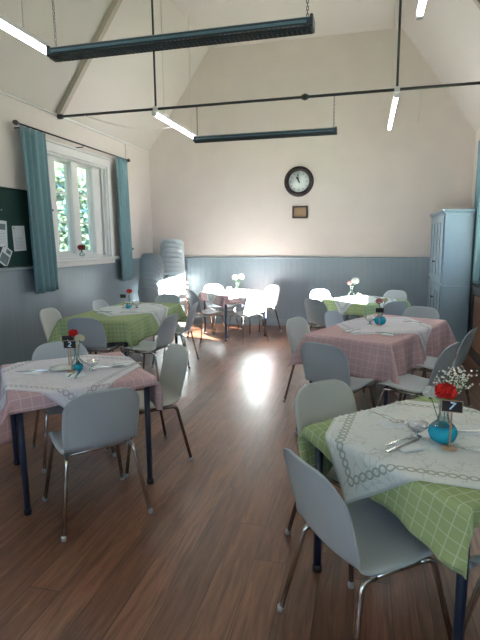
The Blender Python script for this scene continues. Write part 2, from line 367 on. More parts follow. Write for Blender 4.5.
# ------------------------------------------------------------------ windows
def window(name, mx, u0, u1, z0, z1, lights, deep=.17, sill=True, casing=True):
    """mx maps (u along wall, z up, w outwards) to the world; lights = list of (u0,u1) glass openings"""
    f = MB().m(M['white'])
    def bx(a, b, bev=.006): f.box(a, b, mx, bev)
    g0, g1 = z0+.12, z1-.07
    D = deep
    e = [u0]
    for a, b in lights:
        bx((e[-1], z0, D-.07), (a-.045, z1, D+.05)); e.append(b+.045)      # mullions
        for c in (a-.045, b): bx((c, g0-.04, D-.01), (c+.045, g1+.04, D+.03), .003)     # casement stiles
        for k in (1, 2): 
            zz = g0+(g1-g0)*k/3; bx((a, zz-.013, D-.005), (b, zz+.013, D+.025), .003)
        bx((a, g0-.04, D-.01), (b, g0, D+.03), .003); bx((a, g1, D-.01), (b, g1+.04, D+.03), .003)
    bx((e[-1], z0, D-.07), (u1, z1, D+.05))
    for a, b in lights: bx((a-.045, z0, D-.07), (b+.045, g0-.04, D+.05)); bx((a-.045, g1+.04, D-.07), (b+.045, z1, D+.05))
    # reveal linings with a moulded inner edge
    for u, s_ in ((u0, 1), (u1, -1)):
        bx((min(u, u+s_*.03), z0, 0), (max(u, u+s_*.03), z1, D-.07)); bx((min(u+s_*.03, u+s_*.055), z0, .05), (max(u+s_*.03, u+s_*.055), z1, .08))
    bx((u0, z1-.03, 0), (u1, z1, D-.07)); bx((u0, z0, 0), (u1, z0+.03, D-.07))
    root = struct(f.build(name))
    p = MB().m(M['pane'])
    for a, b in lights: p.box((a, g0, D+.008), (b, g1, D+.012), mx)
    p.build('window_pane', root)
    if casing:
        c = MB().m(M['white'])
        for a, b in ((u0-.09, u0+.005), (u1-.005, u1+.09)): c.box((a, z0-.02, -.025), (b, z1+.11, 0), mx, .006)
        c.box((u0-.09, z1-.005, -.03), (u1+.09, z1+.11, 0), mx, .006); c.box((u0-.10, z1+.11, -.05), (u1+.10, z1+.14, 0), mx, .006)
        c.build('window_casing', root)
    if sill:
        c = MB().m(M['white']); c.box((u0-.10, z0-.035, -.085), (u1+.14, z0+.005, D-.07), mx, .01); c.box((u0-.10, z0-.10, -.03), (u1+.10, z0-.035, 0), mx, .008)
        c.build('window_sill', root)
    return root
left = Matrix(((0, 0, -1, XL), (1, 0, 0, 0), (0, 1, 0, 0), (0, 0, 0, 1)))
right = Matrix(((0, 0, 1, XR), (1, 0, 0, 0), (0, 1, 0, 0), (0, 0, 0, 1)))
backm = Matrix(((1, 0, 0, 0), (0, 0, -1, YB), (0, 1, 0, 0), (0, 0, 0, 1)))
w1 = window('window_1', left, 5.50, 7.40, WZ0, WZ1, [(5.64, 5.95), (6.20, 6.51), (6.77, 7.09)])
hb = MB().m(M['iron']); hb.box((5.99, 1.98, .085), (6.01, 2.10, .10), left, .003); hb.box((5.985, 2.03, .06), (6.015, 2.05, .10), left, .003); hb.build('window_latch', w1)
window('window_2', right, 6.05, 7.40, 1.25, WZ1, [(6.13, 6.67), (6.78, 7.30)])
window('window_3', left, 1.3, 3.3, WZ0, WZ1, [(1.5, 1.95), (2.1, 2.5), (2.65, 3.1)])
window('window_4', backm, -3.6, -1.6, 1.2, 3.2, [(-3.45, -2.95), (-2.85, -2.35), (-2.25, -1.75)])
window('window_5', backm, -.8, 1.2, 1.2, 3.2, [(-.65, -.15), (-.05, .45), (.55, 1.05)])

# ------------------------------------------------------------------ outside greenery
def tree(loc, h, rad, n, label, mts):
    t = empty('leafy_tree', loc, 0, label, 'tree', 'trees outside the windows')
    MB().m(M['bark']).tube([(0, 0, 0), (.05, .03, h*.5), (0, .1, h*.85)], [.12, .09, .03]).build('trunk', t)
    mb = MB()
    for i in range(n):
        mb.m(random.choice(mts))
        th = random.uniform(0, 2*PI); ph = random.uniform(-1, 1); rr = rad*random.uniform(.55, 1)
        c = Vector((rr*math.cos(th)*math.sqrt(1-ph*ph), rr*math.sin(th)*math.sqrt(1-ph*ph), h*.55+ph*h*.45))
        a = Vector((random.gauss(0, 1), random.gauss(0, 1), random.gauss(0, 1))).normalized(); b = a.orthogonal().normalized(); L_ = random.uniform(.05, .10)
        vs = [mb.bm.verts.new(c+v) for v in (a*L_, b*L_*.45, -a*L_, -b*L_*.45)]; mb.face(vs)
    mb.build('foliage', t, normals=False)
tree((-8.0, 8.9, -.3), 4.6, 1.3, 5200, 'green leafy tree seen through the right pane of the left window', [M['leaf'], M['leaf2'], M['leaf']])
tree((-7.8, 11.9, -.3), 4.4, 1.45, 4600, 'lower bushy green tree behind the window panes on the far side', [M['leaf'], M['leaf2']])
tree((-10.5, 16.0, -.3), 5.2, 2.0, 4200, 'distant broad green tree outside the left window', [M['leaf'], M['leaf']])

# ------------------------------------------------------------------ roof trusses
def truss(y, label):
    t = empty('roof_truss', (0, y, 0), 0, label, 'roof truss', 'iron tie rod trusses')
    for s_, (p, q) in enumerate((((XL, ZE), (XA, ZC)), ((XR, ZE), (XB, ZC)))):
        d = Vector((q[0]-p[0], 0, q[1]-p[1])).normalized(); n = Vector((d.z, 0, -d.x)) if s_ == 0 else Vector((-d.z, 0, d.x))
        a = Vector((p[0], 0, p[1]))+d*.02; b = Vector((q[0], 0, q[1]))
        r = MB().m(M['rafter']); vs = []
        for P_ in (a, b):
            for k in (0.0, .07):
                for yy in (-.04, .04): v = P_+n*k; vs.append((v.x, yy, v.z))
        V = [r.bm.verts.new(v) for v in vs]
        for q_ in ((0, 1, 3, 2), (4, 6, 7, 5), (0, 4, 5, 1), (2, 3, 7, 6), (0, 2, 6, 4), (1, 5, 7, 3)): r.face([V[i] for i in q_])
        r.build('rafter', t)
    MB().m(M['iron']).tube([(XL+.02, 0, 3.283), (XR-.02, 0, 3.283)], .017).build('tie_rod', t)
    MB().m(M['iron']).lathe([(0, -.05), (.022, -.045), (.042, 0), (.022, .045), (0, .05)], (-.744, 0, 3.283), 12, mx=Matrix.Rotation(PI/2, 3, 'Y')).build('rod_coupling', t)
    for x in (XL+.05, XR-.05): MB().m(M['iron']).lathe([(0, -.03), (.035, -.03), (.035, .03), (0, .03)], (x, 0, 3.283), 12, mx=Matrix.Rotation(PI/2, 3, 'Y')).build('end_plate', t)
    for x in (-2.655, .30):
        MB().m(M['iron']).tube([(x, 0, 3.28), (x, 0, ZC)], .014).build('hanger_rod', t)
        MB().m(M['batten']).box((x-.03, -.035, 3.25), (x+.03, .035, 3.31), bevel=.008).build('rod_bracket', t)
truss(6.14, 'roof truss with black iron tie rod crossing above the window')
truss(3.17, 'nearer roof truss with black tie rod above the near heater')

# ------------------------------------------------------------------ tube lights
def tube_light(x, y0, y1, label):
    t = empty('tube_light', (x, (y0+y1)/2, 3.25), 0, label, 'ceiling light', 'hanging fluorescent tubes')
    h = (y1-y0)/2
    MB().m(M['tube']).tube([(0, -h+.03, -.012), (0, h-.03, -.012)], .023, 12).build('tube', t)
    MB().m(M['batten']).box((-.025, -h+.02, .012), (.025, h-.02, .05), bevel=.006).build('batten', t)
    for s_ in (-1, 1): MB().m(M['batten']).box((-.026, s_*h-.03, -.035), (.026, s_*h+.03, .05), bevel=.006).build('end_cap', t)
    for s_ in (-.62, .62):
        xx = x; zt = ZC-3.25 
        MB().m(M['cord']).tube([(0, s_*h, .05), (.0, s_*h, zt)], .005, 6).build('suspension_wire', t)
tube_light(-2.70, 6.14+.06, 7.92, 'lit fluorescent tube from the tie rod to the far heater')
tube_light(.30, 6.14+.06, 7.95, 'lit fluorescent tube hanging right of the clock')
tube_light(-2.73, 2.25, 4.05, 'long lit tube at the top left beside the near heater')
tube_light(.34, 2.25, 4.12, 'lit tube whose end shows at the top edge, right of middle')
# ------------------------------------------------------------------ infrared heaters
def heater(x0, x1, y, z, label):
    t = empty('infrared_heater', ((x0+x1)/2, y, z), 0, label, 'heater', 'hanging infrared heaters')
    h = (x1-x0)/2
    rot = Matrix.Rotation(PI/2, 4, 'Z') @ Matrix.Rotation(PI/2, 4, 'X')
    # profile in (y,z)
    pr = [(-.065, -.030), (-.055, .012), (-.02, .030), (.02, .030), (.055, .012), (.065, -.030), (.058, -.030), (.046, .008), (-.046, .008), (-.058, -.030)]
    mxx = Matrix(((0, 0, 1, 0), (1, 0, 0, 0), (0, 1, 0, 0), (0, 0, 0, 1)))
    MB().m(M['heat']).prism(pr, -h, h, mxx).build('housing', t)
    MB().m(M['reflector']).prism([(-.068, -.02), (-.064, -.004), (-.058, -.004), (-.062, -.02)], -h+.03, h-.03, mxx).build('reflector_lip', t)
    MB().m(M['silver']).tube([(-h+.04, 0, -.005), (h-.04, 0, -.005)], .010).build('heating_element', t)
    g = MB().m(M['guard'])
    for yy in (-.055, -.03, 0, .03, .055): g.tube([(-h, yy, -.036-.010*math.cos(yy*25)), (h, yy, -.036-.010*math.cos(yy*25))], .0035, 5)
    n = int(2*h/.03)
    for i in range(n+1):
        xx = -h+2*h*i/n; g.tube([(xx, -.062, -.028), (xx, -.03, -.047), (xx, .03, -.047), (xx, .062, -.028)], .003, 4, smooth=False)
    g.build('guard', t)
    for s_ in (-1, 1): MB().m(M['guard']).box((s_*h-.010, -.060, -.040), (s_*h+.010, .060, .030), bevel=.006).build('end_cap', t)
    for s_ in (-1, 1):
        c = MB().m(M['iron']); xx = s_*(h-.03); z0 = .03; z1 = 3.28-z; k = 0; zz = z0
        while zz < z1-.01:
            off = .006 if k % 2 else 0
            c.tube([(xx-.006*(k % 2 == 0), -.006*(k % 2), zz), (xx-.006*(k % 2 == 0), -.006*(k % 2), zz+.024)], .0022, 4); c.tube([(xx+.006*(k % 2 == 0), .006*(k % 2), zz), (xx+.006*(k % 2 == 0), .006*(k % 2), zz+.024)], .0022, 4)
            zz += .02; k += 1
        c.build('chain', t)
heater(-2.12, -.345, 3.17, 2.885, 'long black infrared heater hanging nearest, across the top of the view')
heater(-2.13, -.37, 6.14, 2.885, 'long black infrared heater hanging farther away, below the tie rod')
# cords
def cordobj(pts, label, r=.004, name='cable', mt='cord'): 
    return tag(MB().m(M[mt]).tube(pts, r, 6).build(name), label, 'cable')
cordobj([(.56, 6.14, 3.27), (.56, 6.14, 3.10), (.545, 6.14, 2.92)], 'thin white pull cord hanging from the tie rod right of the tube', .004, 'pull_cord')
cordobj([(-3.66+.12*i, 6.10+.10*i, 3.26-.10*math.sin(PI*i/9)) for i in range(10)], 'thin slack cable sagging from the tie rod to the left slope')
cordobj([(XL+.012, 8.08, 3.28), (XL+.012, 8.06, 2.4), (XL+.012, 8.16, 1.52)], 'white cable running down the left wall beside the far curtain', .007, 'conduit')
tag(MB().m(M['china']).box((XL+.001, 8.11, 1.42), (XL+.03, 8.21, 1.54), bevel=.008).m(M['knob']).box((XL+.03, 8.14, 1.46), (XL+.036, 8.18, 1.50)).build('wall_socket'), 'small wall socket at the foot of the cable on the left wall', 'socket')

# ------------------------------------------------------------------ curtains
def curtain(name, x, ya, yb, zt, zb, folds, amp, drift, label, taper=1.0):
    P = []; nz = 26; ny = folds*14
    for i in range(nz+1):
        v = i/nz; z = zt+(zb-zt)*v; row = []
        for j in range(ny+1):
            u = j/ny
            wv = math.sin(u*folds*2*PI+.7*math.sin(3*v))
            a = amp*(.55+.45*v)*(1+.3*math.sin(5*u+2*v))
            y = ya+(yb-ya)*(u*(taper+(1-taper)*0)+drift*v)+.012*math.sin(u*9+v*4)
            row.append(Vector((x+a*wv, y, z+.006*math.sin(u*40)*(v > .98))))
        P.append(row)
    mb = MB().m(M['curtain']); mb.grid(P)
    mb.solid(.004)
    return tag(mb.build(name), label, 'curtain', 'teal curtains')
curtain('curtain', XL+.12, 5.20, 5.68, 2.97, .97, 4, .035, .12, 'teal curtain hanging left of the window, next to the noticeboard')
curtain('curtain', XL+.12, 7.50, 7.90, 2.98, .95, 4, .035, .08, 'teal curtain hanging right of the window, near the chair stacks')
curtain('curtain', XR-.17, 7.42, 7.88, 2.98, .975, 4, .035, .02, 'teal curtain at the right edge, beside the blue cupboard')
def rod(x, y0, y1, z, label, wall):
    t = empty('curtain_rod', (x, (y0+y1)/2, z), 0, label, 'curtain rod'); h = (y1-y0)/2
    MB().m(M['iron']).tube([(0, -h, 0), (0, h, 0)], .011).build('pole', t)
    for s_ in (-1, 1): MB().m(M['iron']).lathe([(0, -.04), (.02, -.035), (.03, 0), (.02, .035), (0, .04)], (0, s_*(h+.02), 0), 12, mx=Matrix.Rotation(PI/2, 3, 'X')).build('finial', t)
    for f_ in (-.93, 0, .93): MB().m(M['iron']).tube([(0, f_*h, 0), (0, f_*h, -.03), (wall-x, f_*h, -.03)], .006, 6).build('bracket', t)
rod(XL+.12, 5.16, 7.94, 2.985, 'black curtain rod with ball ends above the left window', XL)
rod(XR-.14, 4.8, 7.86, 3.0, 'black curtain rod on the right wall beside the cupboard', XR)

# ------------------------------------------------------------------ noticeboard and papers
nb = empty('noticeboard', (XL, 4.6, 1.78), 0, 'dark green noticeboard on the left wall at the edge of the picture', 'noticeboard')
MB().m(M['board']).box((.001, -1.2, -.445), (.02, .765, .445)).build('board_panel', nb)
mb = MB().m(M['board'])
for a, b in (((.0, -1.22, .445), (.028, .785, .463)), ((0, -1.22, -.463), (.028, .785, -.445)), ((0, -1.22, -.445), (.028, -1.2, .445)), ((0, .765, -.445), (.028, .785, .445))): mb.box(a, b, bevel=.003)
mb.build('board_frame', nb)
def paper(y, z, w_, h_, rot, label, kind):
    t = empty('notice_sheet' if kind != 'leaflet' else 'leaflet', (XL+.021, y, z), 0, label, 'notice'); t.rotation_euler = (rot, 0, 0)
    MB().m(M['paper']).box((0, -w_/2, -h_/2), (.002, w_/2, h_/2)).build('sheet', t)
    mb = MB().m(M['ink'])
    if kind == 'text':
        mb.box((.002, -w_*.32, h_*.12), (.0026, w_*.35, h_*.125)); mb.box((.002, -w_*.32, h_*.38), (.0026, w_*.35, h_*.385)); mb.box((.002, w_*.345, h_*.125), (.0026, w_*.35, h_*.385)); mb.box((.002, -w_*.32, h_*.125), (.0026, -w_*.31, h_*.385))
        for i in range(9): mb.box((.002, -w_*.38, h_*(.04-.055*i)), (.0026, w_*random.uniform(.2, .38), h_*(.05-.055*i)))
    elif kind == 'form':
        mb.m(M['photo']); mb.box((.002, -w_*.1, h_*.15), (.0026, w_*.38, h_*.38)); mb.m(M['ink'])
        for i in range(8): mb.box((.002, -w_*.4, h_*(.06-.06*i)), (.0026, w_*.3, h_*(.07-.06*i)))
    else:
        mb.m(M['photo']); mb.box((.002, -w_*.42, -h_*.42), (.0026, w_*.42, h_*.1)); mb.box((.002, -w_*.1, h_*.2), (.0026, w_*.40, h_*.42))
    mb.build('print', t)
    MB().m(M['iron']).lathe([(0, 0), (.007, 0), (.006, .006), (0, .007)], (.002, -w_*.38, h_*.42), 8, mx=Matrix.Rotation(PI/2, 3, 'Y')).build('drawing_pin', t)
paper(5.165, 1.655, .22, .30, R(2), 'white typed notice sheet pinned nearest the curtain', 'text')
paper(4.855, 1.71, .21, .30, R(-3), 'white form with a printed box cut off by the left edge', 'form')
paper(4.90, 1.45, .16, .22, R(-32), 'tilted leaflet with dark pictures pinned at the bottom of the board', 'leaflet')
tag(MB().m(M['batten']).lathe([(0, 0), (.007, 0), (.006, .006), (0, .007)], (XL+.02, 4.90, 1.98), 8, mx=Matrix.Rotation(PI/2, 3, 'Y')).build('drawing_pin'), 'single white drawing pin on the bare top of the green board', 'pin')

# ------------------------------------------------------------------ clock and plaque on the far wall
ck = empty('wall_clock', (-1.19, YF-.001, 2.652), 0, 'round wall clock with thick dark rim and white face', 'clock')
MB().m(M['clockrim']).lathe([(.0, 0), (.262, 0), (.268, .03), (.25, .055), (.215, .06), (.19, .045), (.185, .02), (0, .02)], (0, 0, 0), 48, mx=Matrix.Rotation(PI/2, 3, 'X')).build('rim', ck)
MB().m(M['face']).lathe([(0, .021), (.186, .021), (.186, .026), (0, .026)], (0, 0, 0), 48, mx=Matrix.Rotation(PI/2, 3, 'X')).build('face', ck)
mb = MB().m(M['ink'])
for k in range(12):
    a = k*PI/6; mb.box((-.005, -.0275, .135 if k % 3 else .125), (.005, -.0262, .165), Matrix.Rotation(a, 4, 'Y'))
mb.build('hour_marks', ck)
for nm, L_, w_, deg in (('hour_hand', .10, .011, -28), ('minute_hand', .145, .006, -10)):
    MB().m(M['clockrim']).prism([(-w_, -.03), (w_, -.03), (w_*.9, L_*.6), (w_*1.8, L_*.72), (0, L_), (-w_*1.8, L_*.72), (-w_*.9, L_*.6)], 0, .002, Matrix.Rotation(R(deg), 4, 'Y') @ Matrix.Translation((0, -.030, 0)) @ Matrix.Rotation(PI/2, 4, 'X')).build(nm, ck)
MB().m(M['clockrim']).lathe([(0, .026), (.012, .026), (.012, .036), (0, .037)], (0, 0, 0), 16, mx=Matrix.Rotation(PI/2, 3, 'X')).build('hub', ck)
pq = empty('plaque', (-1.165, YF-.001, 2.112), 0, 'small framed bronze plaque on the wall below the clock', 'plaque')
MB().m(M['plaque']).box((-.115, -.018, -.085), (.115, 0, .085), bevel=.004).build('plate', pq)
mb = MB().m(M['clockrim'])
for a, b in (((-.14, -.03, .085), (.14, 0, .11)), ((-.14, -.03, -.11), (.14, 0, -.085)), ((-.14, -.03, -.085), (-.115, 0, .085)), ((.115, -.03, -.085), (.14, 0, .085))): mb.box(a, b, bevel=.003)
mb.build('frame', pq)

# ------------------------------------------------------------------ cupboard and dark cabinet against the right wall
cx0, cx1, cy0, cy1, ch = 1.085, 1.49, 7.6, 9.0, 2.02
cb = empty('cupboard', ((cx0+cx1)/2, (cy0+cy1)/2, 0), 0, 'tall grey blue painted cupboard in the far right corner', 'cupboard')
ox, oy = (cx0+cx1)/2, (cy0+cy1)/2
def lb(mb, a, b, bev=.004): mb.box((a[0]-ox, a[1]-oy, a[2]), (b[0]-ox, b[1]-oy, b[2]), bevel=bev); return mb
lb(MB().m(M['cup']), (cx0+.02, cy0, 0.0), (cx1, cy1, ch-.06)).build('carcass', cb)
mb = MB().m(M['cup']); lb(mb, (cx0-.005, cy0-.02, ch-.07), (cx1, cy1, ch-.035)); lb(mb, (cx0-.03, cy0-.045, ch-.035), (cx1, cy1, ch+.0), .01); mb.build('cornice', cb)
lb(MB().m(M['cup']), (cx0+.0, cy0-.015, 0), (cx1, cy1, .10)).build('plinth', cb)
lb(MB().m(M['cup']), (cx0-.008, cy0-.012, .905), (cx1, cy1, .93)).build('waist_rail', cb)
mid = (cy0+cy1)/2
for (a, b, z0, z1) in ((cy0+.03, mid-.004, .97, ch-.09), (mid+.004, cy1-.03, .97, ch-.09), (cy0+.03, mid-.004, .12, .90), (mid+.004, cy1-.03, .12, .90)):
    d = MB().m(M['cup']); X0 = cx0
    for q in (((X0, a, z0), (X0+.02, a+.07, z1)), ((X0, b-.07, z0), (X0+.02, b, z1)), ((X0, a+.07, z0), (X0+.02, b-.07, z0+.08)), ((X0, a+.07, z1-.08), (X0+.02, b-.07, z1)), ((X0, (a+b)/2-.03, z0+.08), (X0+.02, (a+b)/2+.03, z1-.08))): lb(d, *q, .003)
    lb(d, (X0+.012, a+.06, z0+.07), (X0+.019, b-.06, z1-.07), 0)
    dd = d.build('door', cb)
    ky = b-.035 if b < mid+.1 else a+.035
    MB().m(M['knob']).lathe([(0, 0), (.008, 0), (.008, .015), (.017, .022), (.014, .034), (0, .037)], (cx0-ox, ky-oy, 1.26 if z0 > .9 else .70), 12, mx=Matrix.Rotation(-PI/2, 3, 'Y')).build('knob', dd)
pn = empty('upright_piano', (1.57, 6.3, 0), 0, 'black and brown wooden upright cabinet against the right wall under the curtain', 'cabinet')
mb = MB().m(M['pianoblk']); mb.box((-.13, -.7, .93), (.13, .96, .97), bevel=.008); mb.box((-.12, .88, 0), (.12, .94, .93), bevel=.005); mb.box((-.12, -.68, 0), (.12, -.62, .93), bevel=.005); mb.box((-.12, -.62, 0), (.12, .88, .12), bevel=.005); mb.box((-.115, -.62, .86), (.12, .88, .93)); mb.build('carcass', pn)
for a, b in ((-.60, .12), (.14, .86)): MB().m(M['brown']).box((-.105, a, .13), (-.08, b, .85), bevel=.006).build('front_panel', pn)
pn.name = 'wooden_cabinet'

# ------------------------------------------------------------------ chairs
def catmull(P, n):
    out = []
    for i in range(len(P)-1):
        p0, p1, p2, p3 = (Vector(P[max(i-1, 0)]), Vector(P[i]), Vector(P[i+1]), Vector(P[min(i+2, len(P)-1)]))
        for k in range(n):
            t = k/n; out.append(.5*((2*p1)+(-p0+p2)*t+(2*p0-5*p1+4*p2-p3)*t*t+(-p0+3*p1-3*p2+p3)*t**3))
    out.append(Vector(P[-1])); return out
PROF = catmull([(.222, .392), (.220, .425), (.195, .447), (.11, .446), (0, .437), (-.10, .437), (-.165, .450), (-.205, .485), (-.228, .55), (-.252, .64), (-.277, .73), (-.298, .805)], 4)
def shell_mesh(mt):
    n = len(PROF); s = [0]
    for a, b in zip(PROF, PROF[1:]): s.append(s[-1]+(b-a).length)
    Ltot = s[-1]; NU = 20; P = []
    for i in range(n):
        v = s[i]; y, z = PROF[i]
        hw = .205+.012*math.sin(PI*min(1, v/.45))
        if v > .45: hw = .205+.010*math.sin(PI*(v-.45)/(Ltot-.45))
        d1 = Ltot-v; rc = .10
        if d1 < rc: hw -= rc*(1-math.sqrt(max(0, 1-((rc-d1)/rc)**2)))
        rf = .05
        if v < rf: hw -= rf*(1-math.sqrt(max(0, 1-((rf-v)/rf)**2)))*.8
        row = []; back = min(1, max(0, (v-.40)/.12))
        t = (PROF[min(i+1, n-1)]-PROF[max(i-1, 0)]).normalized(); nrm = Vector((-t.y, t.x))  # points to the sitter side? fixed below
        if nrm.y < 0 and back < .5: nrm = -nrm
        up = Vector((t.y, -t.x)) if False else None
        for k in range(NU+1):
            u = -1+2*k/NU; ux = u*hw/.215
            crown = .016*(1-ux*ux)*max(0, 1-d1/.12)            # the top edge is slightly arched
            dish = .022*ux*ux*(1-back)+.040*abs(ux)**2.2*back            # sides rise toward the sitter
            lip = -.010*max(0, abs(u)-.90)/.10                # rolled edge goes away from the sitter
            o = dish+lip
            ny, nz_ = (0, 1) if back == 0 else (back*.95, 1-back*.9)
            row.append(Vector((u*hw, y+ny*o, z+nz_*o+crown)))
        P.append(row)
    mb = MB().m(mt); mb.grid(P); mb.solid(.006)
    return mb
def bend(pts, r=.035, k=4):
    """round the corners of a polyline"""
    P = [Vector(p) for p in pts]; out = [P[0]]
    for a, b, c in zip(P, P[1:], P[2:]):
        u = (a-b).normalized(); w_ = (c-b).normalized(); p = b+u*r; q = b+w_*r
        for i in range(k+1): t = i/k; out.append(p*(1-t)**2+b*2*t*(1-t)+q*t*t)
    out.append(P[-1]); return out
def make_chair(mt, leg):
    t = empty('stacking_chair', (0, 0, 0), 0, 'x', 'chair')
    shell_mesh(mt).build('seat_shell', t)
    fr = MB().m(leg)
    for sx in (-1, 1): fr.tube([(sx*.185, -.13, .418), (sx*.185, .13, .418)], .0115, 8)
    for yy in (-.10, .10): fr.tube([(-.185, yy, .415), (.185, yy, .415)], .009, 6)
    fr.build('seat_frame', t)
    for sx in (-1, 1):
        for sy in (-1, 1):
            pts = bend([(sx*.185, sy*.10, .418), (sx*.190, sy*.165, .414), (sx*.250, sy*.245, .012)], .03)
            l = MB().m(leg).tube(pts, .0115, 8).build('leg', t)
            MB().m(M['foot']).lathe([(0, 0), (.014, 0), (.015, .02), (.011, .028), (0, .028)], (sx*.2515, sy*.2465, 0), 10).build('foot_cap', l)
    return t
protoA = make_chair(M['shell'], M['chrome']); protoB = make_chair(M['shell_b'], M['bronze'])
used = {}
def chair(x, y, deg, label, group, kind='A', z=0):
    p = protoA if kind == 'A' else protoB
    loc = (x, y, z); rz = R(deg-90)
    if kind not in used: used[kind] = p; c = p
    else: c = None
    PLACE.append((kind, loc, rz, label, group, c))
PLACE = []
g2, g7, gp, gg, g5, g6 = 'chairs around the near left pink table', 'chairs around the green table numbered 7', 'chairs around the right pink table', 'chairs around the left green table', 'chairs around the sunlit pink table', 'chairs around the far green table'
chair(-1.545, 2.46, 137, 'grey plastic chair seen from behind at the near left pink table', g2)
chair(-1.545, 3.20, -135, 'pale chair with bronzed legs standing in the aisle, right of the near left pink table', g2, 'B')
chair(-2.14, 3.13, -45, 'pale chair whose rounded back top shows behind the table number 2 sign', g2)
chair(.04, 1.84, 38, 'nearest grey plastic chair, seen from behind its left side, at table 7', g7)
chair(-.01, 2.46, -45, 'pale stone chair tucked at the far left side of table 7', g7, 'B')
chair(.70, 1.765, 137, 'grey chair cut off by the right edge below the table 7 cloth corner', g7)
chair(-.17, 3.97, 62, 'dark grey backed chair at the near end of the right pink table', gp)
chair(-.41, 4.80, -24, 'pale chair on the aisle side of the right pink table, nearer one', gp, 'B')
chair(-.08, 5.36, -24, 'pale blue grey chair at the far left of the right pink table', gp)
chair(.42, 4.04, 152, 'chair seen edge on at the right pink table, just above the red carnation', gp)
chair(.70, 4.76, 156, 'rightmost chair seen edge on at the right pink table by the wooden cabinet', gp)
chair(.56, 5.76, -114, 'pale chair at the far end of the right pink table before the cupboard', gp)
chair(-2.87, 4.80, 92, 'dark grey backed chair at the near end of the left green table', gg)
chair(-3.40, 5.08, 3, 'pale chair between the wainscot and the left green table, nearer one', gg, 'B')
chair(-3.24, 5.95, 0, 'pale chair between the wainscot and the left green table, farther one', gg)
chair(-2.86, 6.55, -90, 'chair whose blue grey back top shows at the far end of the left green table', gg)
chair(-2.30, 4.92, 176, 'pale chair at the right side of the left green table, nearer one', gg)
chair(-2.40, 5.93, 186, 'pale chair at the right side of the left green table, farther one', gg)
chair(-2.50, 7.60, 45, 'grey chair left of the sunlit pink table', g5)
chair(-2.50, 8.38, -45, 'sunlit white looking chair behind the left side of the sunlit pink table', g5)
chair(-1.83, 7.62, 140, 'chair with shaded blue grey back at the front right of the sunlit pink table', g5)
chair(-1.76, 8.45, -130, 'bright sunlit chair at the right end of the sunlit pink table', g5)
chair(-.47, 6.84, 50, 'dark grey backed chair at the front left of the far green table', g6)
chair(-.50, 7.74, -45, 'white looking chair at the back left of the far green table', g6)
chair(.33, 7.74, -128, 'pale chair at the back right of the far green table', g6)
chair(.24, 6.78, 130, 'blue grey chair half hidden behind the flowers of the right pink table', g6)
ords = ['lowest', 'second', 'third', 'fourth', 'fifth', 'sixth', 'seventh', 'eighth', 'ninth', 'tenth', 'topmost']
for sx, sy, deg, n, nm in ((-3.64, 8.13, 82, 8, 'front stack by the far curtain'), (-3.42, 8.44, 112, 11, 'taller back stack in the corner')):
    for k in range(n):
        o = ords[k] if k < n-1 else 'topmost'
        chair(sx+(.026 if n > 8 else .02)*k*math.cos(R(deg)), sy+(.026 if n > 8 else .02)*k*math.sin(R(deg)), deg, '%s pale plastic chair%s of the %s' % (o, '' if o in ('lowest', 'topmost') else ' from the floor', nm), 'chairs in the '+nm, 'A', z=.083*k)
for kind, loc, rz, label, group, first in PLACE:
    if first is not None: first_done = first
for kind, loc, rz, label, group, first in PLACE:
    p = protoA if kind == 'A' else protoB
    if first is None: clone(p, loc, rz, label, group)
for kind, loc, rz, label, group, first in PLACE:
    if first is not None:
        first.location = loc; first.rotation_euler = (0, 0, rz); first['label'] = label; first['group'] = group

# ------------------------------------------------------------------ tables and cloths
TT = .738
def make_table(name, x, y, rz, hx, hy, label, group, inset=.045):
    t = empty(name, (x, y, 0), rz, label, 'table', group)
    MB().m(M['top']).box((-hx+.012, -hy+.012, TT-.026), (hx-.012, hy-.012, TT-.003), bevel=.005).build('tabletop', t)
    f = MB().m(M['navy']); a, b = hx-inset, hy-inset
    for s_ in (-1, 1): f.box((-a, s_*b-.012, TT-.062), (a, s_*b+.012, TT-.024)); f.box((s_*a-.012, -b, TT-.062), (s_*a+.012, b, TT-.024))
    f.build('frame', t)
    for sx in (-1, 1):
        for sy in (-1, 1):
            l = MB().m(M['navy']).tube([(sx*a, sy*b, .0), (sx*a, sy*b, TT-.03)], .019, 12).build('leg', t)
            MB().m(M['iron']).lathe([(0, 0), (.023, 0), (.023, .03), (.019, .034)], (sx*a, sy*b, 0), 12).build('foot_cap', l)
    return t
def drape(a, b, hx, hy, seed, lift, fold=.48):
    top = TT+.003+lift
    dx = max(abs(a)-hx, 0); dy = max(abs(b)-hy, 0); sa = 1 if a > 0 else -1; sb = 1 if b > 0 else -1
    o = .004+lift
    if dx == 0 and dy == 0: return Vector((a, b, top+.0015*math.sin(a*9+seed)*math.cos(b*8)))
    def wave(s, d): return d*(.10+.10*math.sin(s*13+seed)+.06*math.sin(s*29+2*seed))
    if dy == 0:
        wv = max(wave(b, dx), 0); fade = min(1, (hy-abs(b))/.1); wv *= fade
        return Vector((sa*(hx+o+wv), b, top-math.sqrt(max(dx*dx-wv*wv, 0))))
    if dx == 0:
        wv = max(wave(a+5, dy), 0); fade = min(1, (hx-abs(a))/.1); wv *= fade
        return Vector((a, sb*(hy+o+wv), top-math.sqrt(max(dy*dy-wv*wv, 0))))
    r = math.hypot(dx, dy); th = math.atan2(dy, dx); e = r*fold*math.sin(2*th)
    # the two flanks of the corner pleat stay slightly apart
    k = .10*r*math.sin(4*th)
    px = e*.7071+o; py = e*.7071+o
    return Vector((sa*(hx+px+k*.5), sb*(hy+py-k*.5), top-math.sqrt(max(r*r-e*e, 0))))
